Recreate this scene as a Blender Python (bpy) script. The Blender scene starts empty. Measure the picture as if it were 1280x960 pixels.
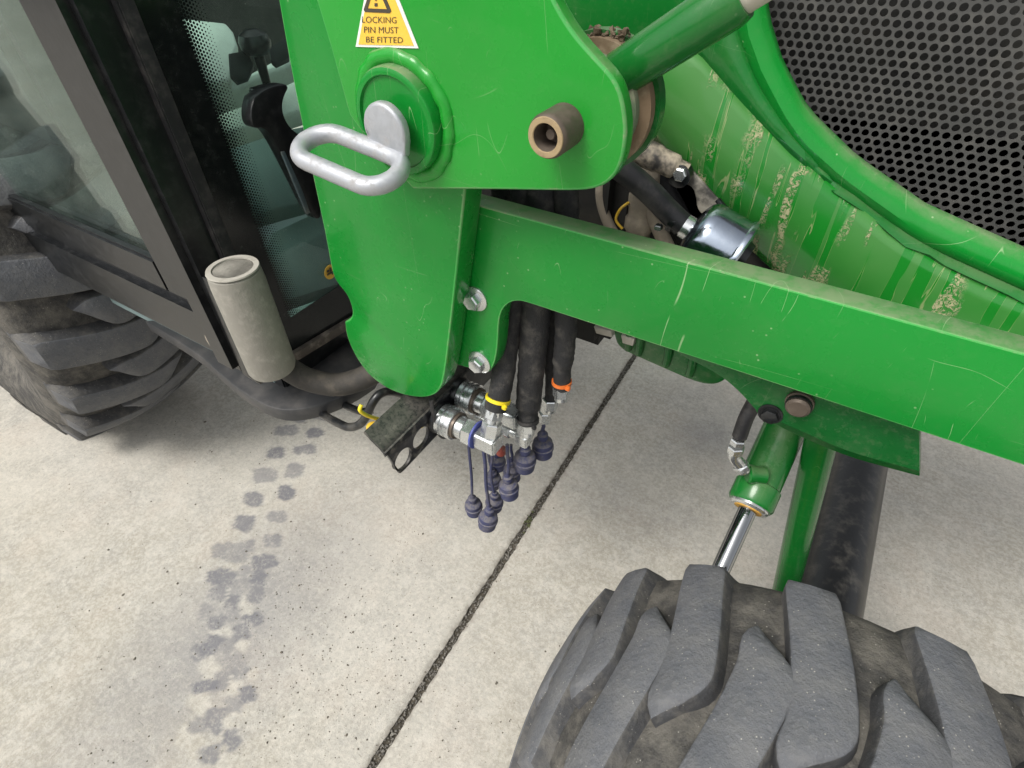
import bpy, bmesh, math, random
import numpy as np
from mathutils import Vector, Matrix
random.seed(7); RNG = np.random.default_rng(7)
sc = bpy.context.scene
col = sc.collection
# ------------------------------------------------------------------ camera
F = 693.0; H = 1.3
D_ = np.array([20, 750, 693.]); D_ /= np.linalg.norm(D_)
X_ = np.array([1467, 601, -693.]); X_ -= D_*(X_@D_); X_ /= np.linalg.norm(X_)
Z_ = -D_; Y_ = np.cross(Z_, X_)
M3 = np.stack([X_, Y_, Z_])              # world = M3 @ camera(x right, y down, z forward)
cam_d = bpy.data.cameras.new('camera'); cam = bpy.data.objects.new('camera', cam_d); col.objects.link(cam)
cam_d.sensor_width = 36; cam_d.lens = 36*F/1280; cam_d.clip_start = .01; cam_d.clip_end = 200
rt = M3 @ np.array([1, 0, 0]); up = M3 @ np.array([0, -1, 0]); bk = M3 @ np.array([0, 0, -1])
cam.matrix_world = Matrix(((rt[0], up[0], bk[0], 0), (rt[1], up[1], bk[1], 0), (rt[2], up[2], bk[2], H), (0, 0, 0, 1)))
sc.camera = cam
# ------------------------------------------------------------------ light
SUN_AZ, SUN_EL = math.radians(-112), math.radians(55)      # direction towards the sun: azimuth from +X
sd = Vector((math.cos(SUN_AZ)*math.cos(SUN_EL), math.sin(SUN_AZ)*math.cos(SUN_EL), math.sin(SUN_EL)))
w = bpy.data.worlds.new('World'); sc.world = w; w.use_nodes = True
nt = w.node_tree; bg = nt.nodes['Background']
sky = nt.nodes.new('ShaderNodeTexSky'); sky.sky_type = 'NISHITA'; sky.sun_disc = False
sky.sun_elevation = SUN_EL; sky.sun_rotation = math.atan2(sd.x, sd.y); sky.dust_density = 4; sky.air_density = 1
hs = nt.nodes.new('ShaderNodeHueSaturation'); hs.inputs['Saturation'].default_value = .15
nt.links.new(sky.outputs[0], hs.inputs['Color']); nt.links.new(hs.outputs[0], bg.inputs[0]); bg.inputs[1].default_value = .105
sl = bpy.data.lights.new('sun', 'SUN'); so = bpy.data.objects.new('sun', sl); col.objects.link(so)
sl.energy = 1.5; sl.angle = math.radians(24); sl.color = (1, .96, .9)
so.rotation_euler = sd.to_track_quat('Z', 'Y').to_euler()
sc.view_settings.view_transform = 'Standard'; sc.view_settings.look = 'None'; sc.view_settings.gamma = 1
sc.view_settings.exposure = .78
sc.render.engine = 'CYCLES'

# ------------------------------------------------------------------ helpers
def ray(u, v): return M3 @ np.array([(u-640)/F, (v-480)/F, 1.])
def P(u, v, x=None, y=None, z=None):
    r = ray(u, v)
    t = x/r[0] if x is not None else y/r[1] if y is not None else (z-H)/r[2]
    return Vector((r[0]*t, r[1]*t, H+r[2]*t))
def PP(pts, **k): return [P(u, v, **k) for u, v in pts]
def link(o, parent=None):
    col.objects.link(o)
    if parent: o.parent = parent
    return o
def thing(name, label, cat, group=None):
    o = bpy.data.objects.new(name, None); col.objects.link(o); o.empty_display_size = .05
    return tag(o, label, cat, group)
def tag(o, label, cat, group=None):
    o['label'] = label; o['category'] = cat
    if group: o['group'] = group
    return o
def finish(name, bm, mats, parent=None, smooth=35):
    bmesh.ops.recalc_face_normals(bm, faces=bm.faces)
    me = bpy.data.meshes.new(name); bm.to_mesh(me); bm.free()
    return from_mesh(name, me, mats, parent, smooth)
def from_mesh(name, me, mats, parent=None, smooth=35):
    for m in (mats if isinstance(mats, (list, tuple)) else [mats]): me.materials.append(m)
    if smooth:
        me.shade_smooth(); me.set_sharp_from_angle(angle=math.radians(smooth))
    return link(bpy.data.objects.new(name, me), parent)
def chaikin(pts, it=2, corners=()):
    pts = [Vector(p) for p in pts]; fl = [i in corners for i in range(len(pts))]
    for _ in range(it):
        q, f2 = [], []; n = len(pts)
        for i in range(n):
            a, b, c = pts[i-1], pts[i], pts[(i+1) % n]
            if fl[i]: q.append(b); f2.append(True)
            else: q += [b.lerp(a, .25), b.lerp(c, .25)]; f2 += [False, False]
        pts, fl = q, f2
    return pts
def plate(name, pts, vec, mats, parent=None, bevel=.002, holes=(), seg=2, smooth=35):
    """closed outline pts (3D, planar) pushed along vec; holes are further outlines"""
    bm = bmesh.new(); vec = Vector(vec)
    loops = [pts] + list(holes); edges = []
    for lp in loops:
        vs = [bm.verts.new(p) for p in lp]
        edges += [bm.edges.new((vs[i], vs[(i+1) % len(vs)])) for i in range(len(vs))]
    if holes: bmesh.ops.triangle_fill(bm, use_beauty=True, use_dissolve=True, edges=edges)
    else: bm.faces.new(bm.verts[:])
    faces = list(bm.faces)
    r = bmesh.ops.extrude_face_region(bm, geom=faces)
    bmesh.ops.translate(bm, verts=[g for g in r['geom'] if isinstance(g, bmesh.types.BMVert)], vec=vec)
    bmesh.ops.recalc_face_normals(bm, faces=bm.faces)
    if bevel:
        es = [e for e in bm.edges if len(e.link_faces) == 2 and e.calc_face_angle(0) > 1.0]
        bmesh.ops.bevel(bm, geom=es, offset=bevel, segments=seg, profile=.5, affect='EDGES', clamp_overlap=True, material=1 if isinstance(mats, (list, tuple)) else -1)
    return finish(name, bm, mats, parent, smooth)
def box(name, lo, hi, mats, parent=None, bevel=.003):
    bm = bmesh.new(); lo, hi = Vector(lo), Vector(hi)
    bmesh.ops.create_cube(bm, size=1)
    for v in bm.verts: v.co = Vector([(lo[i]+hi[i])/2 + v.co[i]*(hi[i]-lo[i]) for i in range(3)])
    if bevel: bmesh.ops.bevel(bm, geom=bm.edges[:], offset=bevel, segments=2, affect='EDGES')
    return finish(name, bm, mats, parent)
def frame(d):
    d = Vector(d).normalized(); a = Vector((0, 0, 1)) if abs(d.z) < .9 else Vector((1, 0, 0))
    e1 = d.cross(a).normalized(); return d, e1, d.cross(e1).normalized()
def lathe_bm(bm, p0, d, prof, seg=28, closed=False, wob=0, phase=0):
    d, e1, e2 = frame(d); p0 = Vector(p0); rings = []
    for (s, r) in prof:
        if r < 1e-6: rings.append([bm.verts.new(p0+d*s)])
        else: rings.append([bm.verts.new(p0+d*s+(e1*math.cos(a)+e2*math.sin(a))*r*(1+wob*random.uniform(-1, 1)))
                            for a in (phase+2*math.pi*k/seg for k in range(seg))])
    prs = list(zip(rings, rings[1:])) + ([(rings[-1], rings[0])] if closed else [])
    for A, B in prs:
        for k in range(seg):
            k2 = (k+1) % seg
            if len(A) == 1 and len(B) == 1: continue
            if len(A) == 1: bm.faces.new((A[0], B[k], B[k2]))
            elif len(B) == 1: bm.faces.new((A[k], B[0], A[k2]))
            else: bm.faces.new((A[k], B[k], B[k2], A[k2]))
    if not closed:
        for R in (rings[0], rings[-1]):
            if len(R) > 2: bm.faces.new(R)
def lathe(name, p0, d, prof, mats, parent=None, seg=28, closed=False, smooth=35, wob=0, phase=0):
    bm = bmesh.new(); lathe_bm(bm, p0, d, prof, seg, closed, wob, phase)
    return finish(name, bm, mats, parent, smooth)
def crom(pts, n=8, closed=False):
    pts = [Vector(p) for p in pts]; N = len(pts); out = []
    for i in range(N if closed else N-1):
        g = (lambda k: pts[k % N]) if closed else (lambda k: pts[min(max(k, 0), N-1)])
        a, b, c, d = g(i-1), g(i), g(i+1), g(i+2)
        for k in range(n):
            t = k/n
            out.append(.5*((2*b)+(c-a)*t+(2*a-5*b+4*c-d)*t*t+(3*b-a-3*c+d)*t**3))
    if not closed: out.append(pts[-1])
    return out
def tube_bm(bm, path, r, seg=14, closed=False, wob=0):
    n = len(path); rings = []; ref = None
    for i, p in enumerate(path):
        a = path[(i-1) % n] if (closed or i > 0) else path[i]
        b = path[(i+1) % n] if (closed or i < n-1) else path[i]
        t = (b-a).normalized()
        if ref is None: _, ref, _ = frame(t)
        ref = (ref - t*ref.dot(t)).normalized(); e2 = t.cross(ref)
        rr = (r[min(i*len(r)//n, len(r)-1)] if isinstance(r, (list, tuple)) else r)
        ph = random.random()*6
        rings.append([bm.verts.new(p+(ref*math.cos(q)+e2*math.sin(q))*rr*(1+wob*math.sin(3*q+ph)+wob*random.uniform(-.7, .7))) for q in (2*math.pi*k/seg for k in range(seg))])
    for i in range(n if closed else n-1):
        A, B = rings[i], rings[(i+1) % n]
        for k in range(seg): bm.faces.new((A[k], A[(k+1) % seg], B[(k+1) % seg], B[k]))
    if not closed:
        bm.faces.new(rings[0]); bm.faces.new(rings[-1])
def tube(name, pts, r, mats, parent=None, seg=14, closed=False, n=8, wob=0, smooth=50):
    bm = bmesh.new(); tube_bm(bm, crom(pts, n, closed), r, seg, closed, wob)
    return finish(name, bm, mats, parent, smooth)

# ------------------------------------------------------------------ materials
class NT:
    def __init__(s, name):
        s.m = bpy.data.materials.new(name); s.m.use_nodes = True; s.t = s.m.node_tree
        s.b = s.t.nodes['Principled BSDF']; s.out = s.t.nodes['Material Output']
    def n(s, typ, **k):
        x = s.t.nodes.new(typ)
        for a, v in k.items():
            if a.startswith('i_'):
                key = a[2:]; x.inputs[int(key) if key.isdigit() else key.replace('_', ' ')].default_value = v
            else: setattr(x, a, v)
        return x
    def l(s, a, b): s.t.links.new(a, b)
    def coords(s, scale=(1, 1, 1), kind='Object', rot=(0, 0, 0)):
        tc = s.n('ShaderNodeTexCoord'); mp = s.n('ShaderNodeMapping')
        mp.inputs['Scale'].default_value = scale; mp.inputs['Rotation'].default_value = rot
        s.l(tc.outputs[kind], mp.inputs[0]); return mp.outputs[0]
    def noise(s, sc_, det=3, rough=.55, vec=None, dist=0):
        x = s.n('ShaderNodeTexNoise'); x.inputs['Scale'].default_value = sc_; x.inputs['Detail'].default_value = det
        x.inputs['Roughness'].default_value = rough; x.inputs['Distortion'].default_value = dist
        s.l(vec if vec is not None else s.obj, x.inputs['Vector']); return x.outputs['Fac']
    @property
    def obj(s):
        if not hasattr(s, '_o'): s._o = s.coords()
        return s._o
    def vor(s, sc_, feat='F1', vec=None):
        x = s.n('ShaderNodeTexVoronoi', feature=feat); x.inputs['Scale'].default_value = sc_
        s.l(vec if vec is not None else s.obj, x.inputs['Vector']); return x.outputs['Distance']
    def ramp(s, f, a, b, va=0., vb=1.):
        x = s.n('ShaderNodeMapRange', interpolation_type='SMOOTHSTEP')
        s.l(f, x.inputs[0])
        for i, v in ((1, a), (2, b), (3, va), (4, vb)): x.inputs[i].default_value = v
        return x.outputs[0]
    def math(s, op, a, b=None, clamp=False):
        x = s.n('ShaderNodeMath', operation=op, use_clamp=clamp)
        for i, v in enumerate((a, b)):
            if v is None: continue
            if isinstance(v, (int, float)): x.inputs[i].default_value = v
            else: s.l(v, x.inputs[i])
        return x.outputs[0]
    def mix(s, f, a, b):
        x = s.n('ShaderNodeMix', data_type='RGBA')
        if isinstance(f, (int, float)): x.inputs[0].default_value = f
        else: s.l(f, x.inputs[0])
        for i, v in ((6, a), (7, b)):
            if isinstance(v, (tuple, list)): x.inputs[i].default_value = (*v[:3], 1)
            else: s.l(v, x.inputs[i])
        return x.outputs[2]
    def color(s, c):
        if isinstance(c, (tuple, list)): s.b.inputs['Base Color'].default_value = (*c, 1)
        else: s.l(c, s.b.inputs['Base Color'])
    def rough(s, r):
        if isinstance(r, (int, float)): s.b.inputs['Roughness'].default_value = r
        else: s.l(r, s.b.inputs['Roughness'])
    def metal(s, v):
        if isinstance(v, (int, float)): s.b.inputs['Metallic'].default_value = v
        else: s.l(v, s.b.inputs['Metallic'])
    def bump(s, h, strength=.3, dist=.002):
        x = s.n('ShaderNodeBump'); x.inputs['Strength'].default_value = strength; x.inputs['Distance'].default_value = dist
        s.l(h, x.inputs['Height']); s.l(x.outputs[0], s.b.inputs['Normal'])
    def upness(s):
        g = s.n('ShaderNodeNewGeometry'); x = s.n('ShaderNodeSeparateXYZ'); s.l(g.outputs['Normal'], x.inputs[0]); return x.outputs[2]

DUST = (.36, .32, .25)
def paint(name, base, rough=.28, dust=.05, scratch=1., coat=.22, topdust=.5, scuff=0.):
    k = NT(name)
    c = k.mix(k.ramp(k.noise(3, 2), .35, .7), base, tuple(b*.80 for b in base))
    sp = k.math('MULTIPLY', k.ramp(k.vor(95), .12, .06), k.ramp(k.noise(9, 2), .50, .62))     # dust specks
    marks = sp
    for (sc_, sx, ry, mid, wd, ms, m0) in ((5, (2.6, 1, .35), .35, .50, .0022, 11, .55), (4, (.4, 1, 2.8), -.5, .52, .0020, 9, .56), (15, (2.2, 1, .5), 1.1, .5, .0045, 24, .60), (7, (1, 1, .8), 2.2, .5, .0018, 13, .60)):
        ns = k.noise(sc_, .6, .35, vec=k.coords(sx, rot=(0, ry, 0)), dist=.05)
        ln = k.ramp(k.math('ABSOLUTE', k.math('SUBTRACT', ns, mid)), wd*.42, wd*.10)
        marks = k.math('MAXIMUM', marks, k.math('MULTIPLY', ln, k.ramp(k.noise(ms, 2), m0-.035, m0+.03)))
    marks = k.math('MULTIPLY', marks, .42*scratch, True)
    film = k.math('MULTIPLY', k.math('ADD', k.math('MULTIPLY', k.ramp(k.noise(9, 6, .7), .45, .72), .7), k.math('MULTIPLY', k.ramp(k.noise(120, 4, .7), .5, .7), .45)), dust)
    up_ = k.upness()
    upd = k.math('MULTIPLY', k.ramp(up_, .55, .95), k.ramp(k.noise(38, 6, .75), .3, .62, .25, 1.))
    film = k.math('MAXIMUM', film, k.math('MULTIPLY', upd, topdust), True)
    c = k.mix(film, c, (.30, .27, .20)); c = k.mix(marks, c, (.48, .62, .36))
    if scuff:
        vd = k.n('ShaderNodeVectorMath', operation='DISTANCE'); tc_ = k.n('ShaderNodeTexCoord'); k.l(tc_.outputs['Object'], vd.inputs[0]); vd.inputs[1].default_value = tuple(P(438, 470, y=.42)); at = k.ramp(vd.outputs['Value'], .095, .02)
        f = k.math('MULTIPLY', k.math('MULTIPLY', at, k.ramp(k.noise(1, 5, .75, vec=k.coords((150, 1, 420), rot=(0, .5, 0))), .47, .62)), scuff, True)
        c = k.mix(f, c, (.50, .62, .42))
    k.color(c)
    k.rough(k.math('ADD', k.math('MULTIPLY', k.math('MAXIMUM', film, marks), .5), k.ramp(k.noise(30, 4), .3, .8, rough*.85, rough*1.25), True))
    k.b.inputs['Specular IOR Level'].default_value = .3
    k.b.inputs['Coat Weight'].default_value = coat; k.b.inputs['Coat Roughness'].default_value = .08
    k.bump(k.noise(160, 2), .05, .0006)
    return k.m
GREEN = paint('green_paint', (.005, .238, .026))
EDGE = paint('green_paint_worn_edge', (.055, .38, .075), dust=.75, scratch=1., rough=.45)
GREEN_TOWER = paint('green_paint_tower', (.005, .238, .026), scuff=.55)
GREEN_MAST = paint('green_paint_mast', (.016, .315, .030), dust=.04, scratch=.6)
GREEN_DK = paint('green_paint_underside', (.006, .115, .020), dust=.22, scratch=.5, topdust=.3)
GREEN_GLOSS = paint('green_paint_cylinder_shaded_bonnet', (.008, .15, .022), rough=.2, dust=.10, scratch=.25, topdust=.25)  # on the bonnet top this darker green stands for shade

def mud_paint():
    k = NT('green_bonnet_with_dried_mud'); base = (.010, .19, .018)
    st = k.noise(1, 3, .55, vec=k.coords((78, 1, 5)), dist=.4); st2 = k.noise(1, 3, .55, vec=k.coords((34, 1, 6)), dist=.5)
    patch = k.ramp(k.noise(12, 2), .42, .52)
    crust = k.ramp(k.noise(210, 5, .75, dist=1.2), .47, .55)
    mud = k.math('MULTIPLY', k.math('MULTIPLY', k.ramp(st2, .52, .56), patch), crust)
    rim = k.math('MULTIPLY', k.ramp(k.math('ABSOLUTE', k.math('SUBTRACT', st, .455)), .010, .003), k.ramp(k.noise(8, 3), .42, .52))
    n5 = k.noise(22, 3, .6, dist=.6); rim2 = k.math('MULTIPLY', k.ramp(k.math('ABSOLUTE', k.math('SUBTRACT', n5, .5)), .008, .002), k.ramp(k.noise(5, 2), .5, .6))
    film = k.math('MULTIPLY', k.ramp(st, .43, .48), k.ramp(k.noise(5, 4, .6), .32, .68, .10, .62), True)
    c = k.mix(film, base, (.080, .22, .055)); c = k.mix(k.math('MULTIPLY', rim, .5), c, (.40, .40, .20)); c = k.mix(k.math('MULTIPLY', mud, .75), c, (.52, .44, .27))
    k.color(c); k.rough(k.math('ADD', k.math('MULTIPLY', k.math('MAXIMUM', film, mud), .5), .2, True))
    k.b.inputs['Coat Weight'].default_value = .25; k.bump(mud, .5, .002); return k.m
MUD = mud_paint()

def steel(name, base=(.72, .74, .75), rough=.28, dirt=.3, metal=1., dirtc=(.35, .31, .25), nscale=60):
    k = NT(name); f = k.math('MULTIPLY', k.ramp(k.noise(nscale, 4, .65), .45, .75), dirt)
    k.color(k.mix(f, base, dirtc)); k.metal(k.math('SUBTRACT', metal, k.math('MULTIPLY', f, .8), True))
    k.rough(k.math('ADD', k.math('MULTIPLY', f, .4), k.ramp(k.noise(nscale*2, 3), .3, .7, rough*.8, rough*1.3), True))
    k.bump(k.noise(nscale*6, 2), .08, .0005); return k.m
ZINC = steel('zinc_plated_steel', (.66, .68, .68), .24, .08, .88, nscale=35)
GALV = steel('galvanised_steel', (.43, .445, .47), .48, .6, .55, (.26, .235, .21), 70)
CHROME = steel('chrome_rod', (.34, .35, .36), .06, .05)
CAN = steel('polished_canister', (.34, .39, .46), .17, .06)
PINST = steel('brown_pin_steel', (.12, .095, .075), .5, .6, .5, (.09, .07, .05), 50)
PINFACE = steel('dusty_pin_face', (.38, .285, .16), .6, 1., .25, (.15, .10, .06), 45)
TABS = steel('tan_clip_metal', (.50, .47, .40), .5, .4, .3)
def matte(name, base, rough=.7, dust=.3, dustc=DUST, sc_=25, topdust=.0, bump=.25, bs=120, spec=.5, a=.45, b=.72):
    k = NT(name); f = k.math('MULTIPLY', k.ramp(k.noise(sc_, 5, .65), a, b), dust)
    if topdust: f = k.math('MAXIMUM', f, k.math('MULTIPLY', k.math('MULTIPLY', k.ramp(k.upness(), .2, .9), k.ramp(k.noise(sc_*3, 5, .7), .3, .6)), topdust), True)
    k.color(k.mix(f, base, dustc)); k.rough(k.math('ADD', k.math('MULTIPLY', f, .25), rough, True)); k.bump(k.noise(bs, 4, .6), bump, .0015)
    k.b.inputs['Specular IOR Level'].default_value = spec; return k.m
SLEEVE = matte('black_hose_sleeve', (.017, .017, .018), .75, .5, (.12, .11, .095), 45, bs=520, bump=.9)
RUBBER = matte('black_rubber', (.016, .016, .018), .5, .4, (.12, .11, .10), 40)
RUBBER_BR = matte('dusty_brown_rubber', (.035, .032, .028), .7, .7, (.14, .12, .095), 26, topdust=.35)
BLACK = matte('black_painted_steel', (.011, .012, .013), .33, .35, (.15, .14, .12), 35, topdust=.0, bump=.1)
BLACK_DUSTY = matte('black_steel_dried_dust', (.011, .012, .014), .32, .35, (.30, .275, .23), 60, topdust=.24, bump=.15, a=.5, b=.66)
CHARCOAL = matte('charcoal_plastic', (.035, .036, .038), .45, .4, (.13, .12, .11), 14, bump=.15)
PLASTIC = matte('black_plastic', (.008, .009, .010), .3, .2, (.08, .08, .08), 60, bump=.08)
DARK = matte('grimy_engine_block', (.010, .010, .009), .8, .5, (.05, .045, .035), 12)
TAN = matte('dust_caked_hose', (.22, .19, .15), .85, .9, (.40, .35, .27), 22, bump=.5)
GREYTUBE = matte('dusty_grey_tube', (.25, .238, .205), .8, .8, (.35, .33, .285), 60, bump=.8, bs=90)
GREYRIM = matte('pale_tube_rim', (.40, .38, .33), .75, .7, (.30, .28, .235), 50)
BLUECAP = matte('blue_plastic_cap', (.040, .045, .105), .65, .75, (.15, .14, .145), 45, topdust=.95, bump=.15)
BLUERING = matte('blue_plastic_ring', (.06, .08, .30), .5, .2, DUST, 60)
YELLOW = matte('yellow_plastic', (.80, .62, .02), .45, .2, (.45, .33, .1), 60, bump=.05)
YELLOW_DK = matte('dusty_yellow_plastic', (.66, .42, .03), .55, .5, (.42, .33, .16), 60, bump=.05)
ORANGE = matte('orange_plastic', (.70, .16, .025), .5, .3, (.45, .2, .1), 60, bump=.05)
SEAL = matte('orange_seal', (.62, .34, .05), .5, .2, (.3, .2, .1), 60, bump=.05)
RED = matte('faded_red_plastic', (.34, .07, .05), .6, .4, DUST, 60, bump=.05)
WHITE = matte('white_print', (.78, .78, .74), .45, .15, (.5, .48, .42), 60, bump=.02)
STICKY = matte('yellow_print', (.85, .52, .06), .42, .12, (.55, .42, .2), 40, bump=.02)
INK = matte('dark_print', (.055, .045, .03), .5, .1, (.2, .16, .1), 80, bump=.02)
REFLECT_PALE = matte('pale_glass_reflection', (.80, .86, .80), .5, .25, (.3, .33, .3), 20, bump=.05)  # pale tone painted in for reflections in the windscreen
INSIDE2 = matte('grey_cab_mat', (.16, .22, .22), .7, .4, (.26, .29, .27), 12, bump=.2)
GRILLE = matte('grey_perforated_steel', (.055, .055, .053), .5, .5, (.11, .105, .095), 60, bump=.1)
MUDCLOD = matte('brown_dirt', (.10, .072, .045), .95, .8, (.17, .13, .09), 80, bump=.9)
def rubber_tyre(name, base, dustc, dust, a=.35, b=.7, bump=.35):
    k = NT(name); f = k.math('MULTIPLY', k.ramp(k.noise(22, 6, .7), a, b), dust)
    g = k.math('MULTIPLY', k.ramp(k.noise(260, 3, .7), .58, .70), .45)
    sp = k.math('MULTIPLY', k.ramp(k.vor(170), .16, .08), k.ramp(k.noise(35, 2), .5, .6))
    c = k.mix(f, base, dustc); c = k.mix(g, c, tuple(min(1, x*1.9) for x in base)); c = k.mix(k.math('MULTIPLY', sp, .7), c, (.42, .40, .36))
    k.color(c); k.rough(.72); k.b.inputs['Specular IOR Level'].default_value = .45
    k.bump(k.math('ADD', k.noise(130, 5, .7), k.math('MULTIPLY', k.noise(40, 4), .8)), bump, .003); return k.m
TREAD = rubber_tyre('worn_tread_rubber', (.094, .099, .110), (.150, .150, .150), .8, bump=.9)
CARC = rubber_tyre('dusty_carcass_rubber', (.036, .035, .034), (.125, .116, .10), 1., .36, .66, .9)
LUGSIDE = rubber_tyre('dusty_lug_side_rubber', (.048, .049, .052), (.125, .118, .106), .9, .40, .68, .7)
def glass_mat():
    k = NT('green_tinted_glass'); g = k.n('ShaderNodeBsdfGlossy'); g.inputs['Roughness'].default_value = .03; g.inputs['Color'].default_value = (.85, .95, .92, 1)
    tr = k.n('ShaderNodeBsdfTransparent'); tr.inputs[0].default_value = (.88, .97, .93, 1)
    lw = k.n('ShaderNodeLayerWeight'); lw.inputs[0].default_value = .5; fr = k.math('ADD', k.math('MULTIPLY', k.math('POWER', lw.outputs['Facing'], 4.5), .85), .035, True)
    mx = k.n('ShaderNodeMixShader'); k.l(fr, mx.inputs[0]); k.l(tr.outputs[0], mx.inputs[1]); k.l(g.outputs[0], mx.inputs[2])
    df = k.n('ShaderNodeBsdfDiffuse'); df.inputs[0].default_value = (.40, .44, .40, 1)
    d = k.math('ADD', k.math('MULTIPLY', k.ramp(k.vor(110), .10, .05), k.ramp(k.noise(17, 3), .55, .66)), k.ramp(k.noise(10, 5, .7), .4, .8, .02, .10), True)
    m2 = k.n('ShaderNodeMixShader'); k.l(d, m2.inputs[0]); k.l(mx.outputs[0], m2.inputs[1]); k.l(df.outputs[0], m2.inputs[2])
    k.l(m2.outputs[0], k.out.inputs[0]); return k.m
GLASS = glass_mat()

def concrete():
    k = NT('weathered_concrete')
    big = k.noise(1.3, 4, .6); mid = k.noise(7, 7, .7); fine = k.noise(90, 6, .75)
    c = k.mix(k.ramp(big, .38, .64), (.345, .323, .272), (.435, .416, .37))
    c = k.mix(k.math('MULTIPLY', k.ramp(mid, .44, .62), .7), c, (.345, .333, .30))
    c = k.mix(k.math('MULTIPLY', k.ramp(k.noise(3.1, 5, .65), .5, .66), .5), c, (.455, .405, .345))
    c = k.mix(k.math('MULTIPLY', k.ramp(k.noise(24, 6, .75), .46, .64), .55), c, (.53, .51, .455))
    c = k.mix(k.ramp(fine, .40, .64, 0, .5), c, (.60, .565, .49))
    c = k.mix(k.math('MULTIPLY', k.ramp(k.noise(170, 5, .8), .53, .64), .5), c, (.25, .235, .20))
    sp = k.math('MULTIPLY', k.ramp(k.vor(70), .10, .05), k.ramp(k.noise(4, 3), .44, .56))
    sp2 = k.math('MULTIPLY', k.ramp(k.vor(150), .14, .07), k.ramp(k.noise(6, 3), .46, .6))
    c = k.mix(k.math('MULTIPLY', k.math('MAXIMUM', sp, sp2), .7), c, (.12, .11, .095))
    fib = k.math('MULTIPLY', k.ramp(k.math('ABSOLUTE', k.math('SUBTRACT', k.noise(45, .8, .4), .5)), .008, .003), k.ramp(k.noise(31, 2), .60, .66))
    c = k.mix(k.math('MULTIPLY', fib, .55), c, (.15, .14, .12))
    at = k.n('ShaderNodeAttribute', attribute_name='stain').outputs['Fac']
    st = k.math('MULTIPLY', at, k.ramp(k.math('ADD', k.math('MULTIPLY', k.noise(38, 5, .7), .5), k.math('MULTIPLY', k.noise(150, 4, .7), .5)), .34, .54, .45, 1.), True)
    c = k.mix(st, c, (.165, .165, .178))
    ed = k.n('ShaderNodeAttribute', attribute_name='edge').outputs['Fac']
    c = k.mix(k.math('MULTIPLY', ed, k.ramp(k.noise(60, 4), .35, .6)), c, (.22, .20, .17))
    k.color(c); k.rough(.85); k.b.inputs['Specular IOR Level'].default_value = .3
    k.bump(k.math('ADD', k.math('MULTIPLY', fine, .6), k.noise(300, 4, .75)), .4, .0025); return k.m
CONC = concrete()
SOIL = matte('joint_soil', (.055, .048, .036), .95, .8, (.15, .13, .10), 130, bump=1., bs=250)
STONE = matte('grit_stone', (.13, .12, .105), .9, .8, (.34, .32, .28), 90)
MOSS = matte('moss', (.075, .085, .035), .9, .6, (.16, .15, .09), 90)

# ------------------------------------------------------------------ the ground: two slabs, a soil-filled joint, grit
pav = bpy.data.objects.new('pavement', None); col.objects.link(pav); pav['kind'] = 'structure'
pav['label'] = 'pale concrete pavement with a dirt filled joint'
j0, j1 = P(788, 452, z=0), P(463, 960, z=0)
jd = (j0-j1).normalized(); jn = Vector((jd.y, -jd.x, 0))             # jn towards +X side
PRINTS = [(272,742,10),(290,752,9),(308,716,10),(270,778,11),(303,790,9),(283,806,10),(262,812,10),(300,838,9),(276,850,11),(256,858,10),(292,880,10),(268,900,11),(288,925,10),(250,905,11),(310,868,8),(262,945,11),(276,688,11),(324,722,9),(312,682,8),(358,538,12),(345,566,11),(331,594,12),(317,624,13),(306,654,13),(295,690,13),(393,541,11),(381,562,11),(368,588,12),(358,616,11),(347,646,11),(341,676,11),(330,702,11),(301,735,13),(282,722,12),(320,742,10),(286,768,13),(316,775,10),(375,522,9),(402,520,8),(268,722,10),(258,765,9),(250,815,9),(268,800,10),(292,828,11)]
LIGHT = [(292,708,11),(283,745,10),(306,757,9),(276,790,12),(300,803,9),(262,835,12),(288,855,11),(312,842,8),(250,880,13),(280,905,12),(305,890,9),(238,925,13)]
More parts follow.
